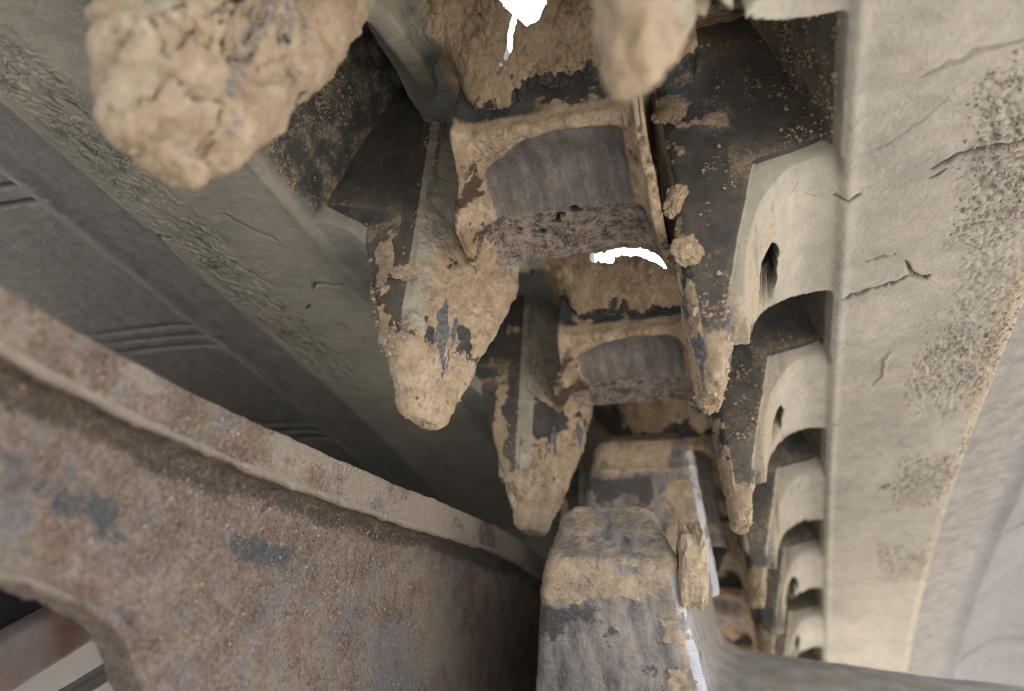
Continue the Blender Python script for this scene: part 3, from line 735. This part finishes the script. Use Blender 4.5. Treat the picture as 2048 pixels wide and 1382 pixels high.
def revolve(name, prof, nu, nv, mat, amp, mudf=None):
    prof = np.array(prof, float); d = np.r_[0, np.cumsum(np.linalg.norm(np.diff(prof, axis=0), axis=1))]
    q = np.linspace(0, d[-1], nv); pr_ = np.stack([np.interp(q, d, prof[:, j]) for j in range(2)], 1)
    th = np.linspace(0, 2 * np.pi, nu, endpoint=False)
    X = np.repeat(pr_[None, :, 0], nu, 0); R = np.repeat(pr_[None, :, 1], nu, 0); T = th[:, None]
    P = np.stack([X, CY - R * np.sin(T), CZ + R * np.cos(T)], -1)
    a = fbm(P, 6, 4, 3, .6); b = fbm(P, 24, 3, 5)
    N = grid_normals(P, True)
    if (N[..., 1] * (P[..., 1] - CY) + N[..., 2] * (P[..., 2] - CZ)).mean() < 0: N = -N
    P = P + N * (amp * a + amp * .4 * b)[..., None]
    f = grid_faces(nu, nv, True)
    mud = ss(.1, .4, a) * .6 if mudf is None else mudf(X, R, a)
    return mesh_obj(name, P, f[:, ::-1], mat, spr, dict(mud=mud, dark=0 * mud, shiny=0 * mud))
revolve('toothed_ring', [(-.58, .3), (-.58, .85), (-.54, .9), (-.34, .95), (-.28, 1.10), (-.25, 1.40), (-.22, 1.44), (.08, 1.44), (.12, 1.42), (.135, 1.336), (.149, 1.223), (.175, 1.133), (.198, 1.083), (.224, 1.046)], 400, 160, m_hub, .005)
revolve('hub_drum', [(.21, 1.06), (.235, 1.038), (.289, 1.012), (.377, .998), (.757, .956), (1.053, .928), (1.42, .902), (1.50, .87), (1.50, .3)], 400, 140, m_hub, .005)

# ------------------------------------------------------------------ rusty side plate with a flanged rim and a round hole
plate = thing('side_plate', 'rusty speckled steel plate with a flanged rim and a round hole', 'steel plate', (-.68, .5, -1.0))
XF, XP = -.55, -.62
LY = np.array([-1.4, -.6, -.30, -.08, .11, .35, .62, .90, 1.2, 1.8, 2.43, 2.9, 3.6, 5.0])
LT = np.array([-.33, -.275, -.262, -.252, -.243, -.222, -.182, -.138, -.098, .005, .112, .15, .12, -.1])
LB = np.array([-.38, -.350, -.345, -.341, -.335, -.322, -.288, -.252, -.205, -.10, .005, .06, .03, -.18])
def rim():
    n = 700; y = 1 / np.linspace(1 / (-1.4 + 2.2), 1 / (5.0 + 2.2), n) - 2.2
    zt, zb = np.interp(y, LY, LT), np.interp(y, LY, LB)
    ker = np.ones(61) / 61
    zt = np.convolve(np.pad(zt, 30, mode='edge'), ker, 'valid'); zb = np.convolve(np.pad(zb, 30, mode='edge'), ker, 'valid')
    sec = [(XP - .14, 1.0, .0)] + [(XF - .015, 1.0, 0)] + [(XF - .004, .98, 0)]
    sec += [(XF, v, 0) for v in np.linspace(.95, .04, 34)] + [(XF - .004, .012, 0), (XF - .016, -.01, 0)]
    sec += [(xx, -.01 - .0 * xx, 1) for xx in np.linspace(XF - .022, XP + .02, 24)] + [(XP + .006, -.05, 1), (XP, -.16, 1)] + [(XP - .004, v, 1) for v in (-.4, -.8)]
    sec = np.array(sec); m_ = len(sec)
    Y = np.repeat(y[:, None], m_, 1); X = np.repeat(sec[None, :, 0], n, 0)
    h = (zt - zb)[:, None]; Z = zb[:, None] + h * sec[None, :, 1]
    P = np.stack([X, Y, Z], -1); W = P.copy()
    N = grid_normals(P)
    if N[n // 2, 18, 0] < 0: N = -N
    a1, a2 = fbm(W, 4, 4, 3, .6), fbm(W, 18, 4, 5, .6)
    front = ((sec[:, 1] >= -.005) & (sec[:, 2] == 0)).astype(float)[None, :] * np.ones((n, 1))
    under = sec[None, :, 2] * np.ones((n, 1))
    edge_ = np.exp(-((sec[None, :, 1] - .03) / .07) ** 2) * (1 - under)
    dd = .004 * a1 + .004 * a2 + .0035 * fbm(W, 55, 3, 9) + edge_ * (.012 * np.maximum(a2, 0) + .005) + under * .006 * fbm(W, (20, 5, 20), 3, 15)
    P = P + N * dd[..., None]
    tan = front * ss(-.35, .5, a1 + .6 * a2 + .5 * ss(.6, 1.2, Y)) * .75 + edge_ * .8
    shade_brown = under * ss(1.3, .3, -sec[None, :, 1]) * (.62 + .25 * a2)  # shade on the underside of the lip, painted into the colour
    return mesh_obj('rim_flange', P, grid_faces(n, m_), m_plate, plate, dict(tan=tan, shade_brown=shade_brown, slate=0 * tan))
rim()
HY, HZ, HR = .261, -.936, .321
def web():
    nu = 420
    rw = np.concatenate([np.full(22, 0.), np.geomspace(.008, 5.4, 330)]); xx = np.concatenate([np.linspace(XP - .075, XP - .006, 22), np.full(330, XP)])
    th = np.linspace(0, 2 * np.pi, nu, endpoint=False)
    # angular spacing tighter toward the upper right, which is the part in view
    th = th - .62 * np.sin(th - math.radians(45))
    T = th[:, None]; R = HR + rw[None, :]
    wob = .010 * np.sin(3 * T + 1) + .006 * np.sin(7 * T)
    Y, Z = HY + (R + wob) * np.cos(T), HZ + (R + wob) * np.sin(T)
    X = np.repeat(xx[None, :], nu, 0)
    top = np.interp(Y, LY, LB) - .0
    Z = np.clip(Z, -2.6, top + .02); Y = np.clip(Y, -1.6, 5.0)
    P = np.stack([X, Y, Z], -1); W = P.copy()
    a1, a2 = fbm(W, 3.5, 4, 3, .6), fbm(W, 16, 4, 5, .6)
    face = (rw > 0).astype(float)[None, :] * np.ones((nu, 1))
    dd = .008 * a1 + .004 * a2 + .0045 * fbm(W, 60, 3, 9, .6) + .0035 * fbm(W, 30, 2, 10)
    lip = np.exp(-(rw[None, :] / .016) ** 2) * face
    dd = dd + lip * (.010 + .018 * np.maximum(fbm(W, 22, 3, 33), 0))
    torn = np.exp(-((T - math.radians(62)) / .16) ** 2) * np.exp(-(rw[None, :] / .03) ** 2)
    P[..., 0] += np.where(face > 0, dd + .045 * torn * np.maximum(fbm(W, 26, 3, 35) + .15, 0), 0)
    wl = (1 - face) * (.010 * a2 + .006 * fbm(W, 40, 3, 12))
    P[..., 1] += wl * np.cos(T); P[..., 2] += wl * np.sin(T)
    depth = np.interp(Y, LY, LB) - Z
    shade_brown = .8 * face * ss(.075, .015, depth + .03 * a1) + (1 - face) * .62  # painted shade just below the lip, plus brown on the hole wall
    slate = face * np.exp(-((depth - .14 - .05 * a1) / .055) ** 2) * ss(-.25, .35, a1 + .5 * a2 + .1) * ss(1.5, .9, Y) * .8
    tan = lip * .8 * ss(.75, 0.2, np.abs(T - 1.7)) + face * ss(.5, 1.6, Y) * ss(.2, .0, np.abs(depth - .12)) * .4
    return mesh_obj('web_plate', P, grid_faces(nu, len(rw), True), m_plate, plate, dict(tan=tan, shade_brown=shade_brown, slate=slate))
web()

def cover():  # sheet added behind the plate to keep light off the left rubber
    y = np.linspace(-1.4, 5.0, 60); q = np.linspace(0, 1, 40)
    zt = np.interp(y, LY, LT)
    X = -.68 - 2.7 * q[None, :] + 0 * y[:, None]
    Z = (zt - .02)[:, None] + ((-.25 + 1.0 * ss(.6, 1.7, y)) - zt)[:, None] * ss(.25, 1, q)[None, :]
    P = np.stack([X, y[:, None] + 0 * X, Z], -1)
    P[..., 2] += .01 * fbm(P, 3, 3, 4)
    k = P.reshape(-1, 3); lo = k.copy(); lo[:, 2] -= .06
    f = grid_faces(60, 40)
    return mesh_obj('light_blocker', np.concatenate([k, lo]), np.concatenate([f, f[:, ::-1] + len(k)]), m_cover, plate)
cover()

def blob(center, scale, rot, nu, nv, seed, amp=.28, pw=.72):
    """a lump of dried mud as a displaced closed ball"""
    u = np.linspace(0, 2 * np.pi, nu, endpoint=False)[:, None]; v = np.linspace(.001, np.pi - .001, nv)[None, :]
    D = np.stack([np.cos(u) * np.sin(v), np.sin(u) * np.sin(v), np.cos(v) + 0 * u], -1)
    D = np.sign(D) * np.abs(D) ** pw
    r = 1 + amp * fbm(D + seed, 1.6, 3, seed) + amp * .5 * fbm(D + seed, 5, 3, seed + 5)
    P = D * r[..., None] * np.array(scale)
    Rm = np.array(Matrix.Rotation(rot[0], 3, 'X') @ Matrix.Rotation(rot[1], 3, 'Y') @ Matrix.Rotation(rot[2], 3, 'Z'))
    return P @ Rm.T + np.array(center)

def clod(name, label, center, scale, rot, seed, nu=70, nv=48, amp=.28, pw=.72):
    o = mesh_obj(name, blob(center, scale, rot, nu, nv, seed, amp, pw), grid_faces(nu, nv, True)[:, ::-1], m_clod, None, {}, loc=center)
    return tag(o, label, 'mud clod', 'clods of dried mud stuck to the steel')
clod('mud_clod', 'thick tan mud clod stuck on the right side of the nearest sprocket tooth', (.245, 1.66, -.20), (.042, .095, .115), (.62, .1, .15), 3, amp=.20, pw=.42)
clod('mud_clod', 'flat tan mud flake on the dark face near the root of the largest right lug', (.336, .788, .84), (.044, .012, .046), (0, .3, 0), 8, amp=.42, pw=.55)
clod('mud_clod', 'small pointed mud clod on the left edge halfway down the largest right lug', (.338, .79, .50), (.024, .012, .044), (0, .35, 0), 12, amp=.5)
clod('mud_clod', 'small crumbly mud clod low on the left edge of the largest right lug', (.362, .792, .335), (.030, .010, .038), (0, -.3, 0), 17, amp=.55)
clod('mud_clod', 'knobbly mud clod across the ridge of the largest left lug', (-.42, .785, .39), (.048, .018, .020), (0, .2, 0), 21, amp=.5)

def grains(name, P, rad, mat, parent, seed, flatn=None):
    rng = np.random.default_rng(seed); n = len(P)
    O = np.array([(1, 0, 0), (-1, 0, 0), (0, 1, 0), (0, -1, 0), (0, 0, 1), (0, 0, -1)], float)
    V = O[None] * (rad[:, None, None] * rng.uniform(.55, 1.3, (n, 6, 1))) + rng.normal(0, .15, (n, 6, 3)) * rad[:, None, None]
    V = V + P[:, None]
    T = np.array([(0, 2, 4), (2, 1, 4), (1, 3, 4), (3, 0, 4), (2, 0, 5), (1, 2, 5), (3, 1, 5), (0, 3, 5)])
    o = mesh_obj(name, V, (T[None] + 6 * np.arange(n)[:, None, None]).reshape(-1, 3), mat, parent, {}); o['kind'] = 'stuff'; return o
rng = np.random.default_rng(5)
# crumbs of dried mud on the dark faces of the lugs and on the pocket walls
pts = []
for n_, side, cnt in ((0, -1, 900), (0, 1, 1000), (1, -1, 300), (1, 1, 400)):
    z = rng.uniform(.12, 1.1, cnt * 6); t = rng.uniform(0, 1, cnt * 6)
    a = .39 if side < 0 else .37; xo_ = np.where(z > .64, .73, (.405 + .36 * z) if side < 0 else (.415 + .22 * z))
    x = a + (xo_ - a) * t
    W = np.stack([side * x, z * 0 + n_, z], -1)
    pr_ = fbm(W, 5, 4, 11, .6) + .5 * fbm(W, 16, 3, 8); k = pr_ > rng.uniform(-.05, .55, len(x))
    q = np.stack([side * x, z * 0 + .793 + n_, z], -1)[k][:cnt]; pts.append(q)
    if side < 0 or n_ == 0:
        z = rng.uniform(.60, 1.0, cnt * 3); y = n_ + rng.uniform(.38, .8, cnt * 3); x = .745 - (z - .57) / 3.7 - .004
        W = np.stack([side * x, y, z], -1); k = fbm(W, 5, 4, 11, .6) + .5 * fbm(W, 16, 3, 8) > rng.uniform(-.05, .6, len(x))
        pts.append(np.stack([side * x, y, z], -1)[k][:cnt])
pts = np.concatenate(pts); pts = bend(pts)
grains('mud_crumbs', pts, rng.gamma(1.6, .0015, len(pts)).clip(.0010, .0085), m_clod, track, 3)
mp = np.concatenate(MUDPTS)
grains('mud_crumbs', mp, rng.gamma(1.5, .0017, len(mp)).clip(.0012, .009), m_clod, track, 14)
# grit worked into the rubber pads
m_grit = _grit()
def pad_grit(side, cnt, sd):
    r_ = np.random.default_rng(sd); yy = r_.uniform(0, 1, cnt); y = .15 + 4.2 * yy ** 1.5; x = r_.uniform(1.0, 1.30, cnt) if side > 0 else r_.uniform(1.03, 1.26, cnt)
    W = np.stack([x, y, 0 * x], -1); w1 = fbm(W, 3, 3, 5); w2 = fbm(W, 9, 4, 15, .65)
    per = .5 + .5 * np.cos((y - .95) * 2 * np.pi)
    m_ = ss(.15, .95, per + .35 * w1 + .45 * w2) * ss(1.0, 1.06, x + .05 * w1); m_ = np.maximum(m_, ss(1.23, 1.29, x) * .8)
    k = m_ > r_.uniform(.05, 1.0, cnt); x, y = x[k], y[k]
    z = np.interp(x, [.8, 1.26, 1.29, 1.31], [.57, .565, .575, .605])
    P = bend(np.stack([side * x, y, z - .001], -1))
    grains('grit', P, (r_.gamma(2., .0014, len(x))).clip(.0010, .006), m_grit, track, sd)
pad_grit(1, 11000, 21)
# sand grains sitting on the plate
y = rng.uniform(-.4, 1.6, 3600); dp = rng.gamma(1.6, .17, 3600); z = np.interp(y, LY, LB) - dp
k = np.hypot(y - HY, z - HZ) > HR + .02; y, z = y[k], z[k]
gp = np.stack([np.full(len(y), XP + .004), y, z], -1); k = fbm(gp, 6, 3, 4) > -.25; gp = gp[k]
grains('sand_grains', gp, rng.gamma(2., .0009, len(gp)).clip(.0008, .0055), m_clod, plate, 9)
y = rng.uniform(-.4, 1.6, 1600); zt, zb = np.interp(y, LY, LT), np.interp(y, LY, LB); v = rng.beta(.8, 1.3, 1600)
grains('sand_grains', np.stack([np.full(1600, XF + .003), y, zb + (zt - zb) * v], -1), rng.gamma(2., .0009, 1600).clip(.0008, .005), m_clod, plate, 10)

# ------------------------------------------------------------------ what shows through the hole of the plate
def ray(px, py):
    d = np.array([(px - 1024) / FPX, -(py - 691) / FPX, -1.]); return CB.T @ d
def on_x(px, py, x):
    d = ray(px, py); return CC + d * (x - CC[0]) / d[0]
def beam(name, p, q, w, dpt, mat, label, cat):
    """bar of height w and depth dpt along p-q, lying in the plane x = const, bevelled edges"""
    p, q = np.array(p), np.array(q); a = (q - p) / np.linalg.norm(q - p); nrm = np.array([1., 0, 0]); b = np.cross(nrm, a)
    sec = round_poly([(-w / 2, 0), (w / 2, 0), (w / 2, -dpt), (-w / 2, -dpt)], min(w, dpt) * .2, 40)
    n = 40; t = np.linspace(0, 1, n)
    P = (p[None, None] + (q - p)[None, None] * t[None, :, None] + b * sec[:, None, :1] + nrm * sec[:, None, 1:])
    P = P + .01 * fbm(P, 3, 3, 4)[..., None]
    c = P.reshape(-1, 3).mean(0)
    V = np.concatenate([P.reshape(-1, 3), P[:, 0].mean(0)[None], P[:, -1].mean(0)[None]]); f = [tuple(r) for r in grid_faces(40, n, True)]
    k = 40 * n
    caps = [(k, ((i + 1) % 40) * n, i * n, i * n) for i in range(0)]
    o = mesh_obj(name, V, np.array(f), mat, None, {}, loc=c)
    return tag(o, label, cat)
beam('steel_block', on_x(-260, 1300, -1.35), on_x(170, 1090, -1.35), .40, .3, m_navy, 'dark navy casting at the top of the round hole in the plate', 'casting')
beam('steel_beam', on_x(-220, 1480, -1.22), on_x(330, 1150, -1.22), .125, .10, m_beam, 'rusty and grey steel beam slanting behind the round hole', 'beam')
beam('shadow_strip', on_x(-60, 1520, -1.5), on_x(420, 1225, -1.5), .045, .05, m_grey, 'grey strip standing for a shadow across the white sheet behind the hole', 'shadow strip')  # solid grey strip added to imitate a shadow band
beam('white_sheet', on_x(-300, 1560, -2.2), on_x(520, 1300, -2.2), 1.6, .04, m_white, 'white painted sheet at the bottom of the round hole', 'sheet metal')
print('verts', sum(len(o.data.vertices) for o in sc.objects if o.type == 'MESH'), 'tris', sum(2 * len(o.data.polygons) for o in sc.objects if o.type == 'MESH'))
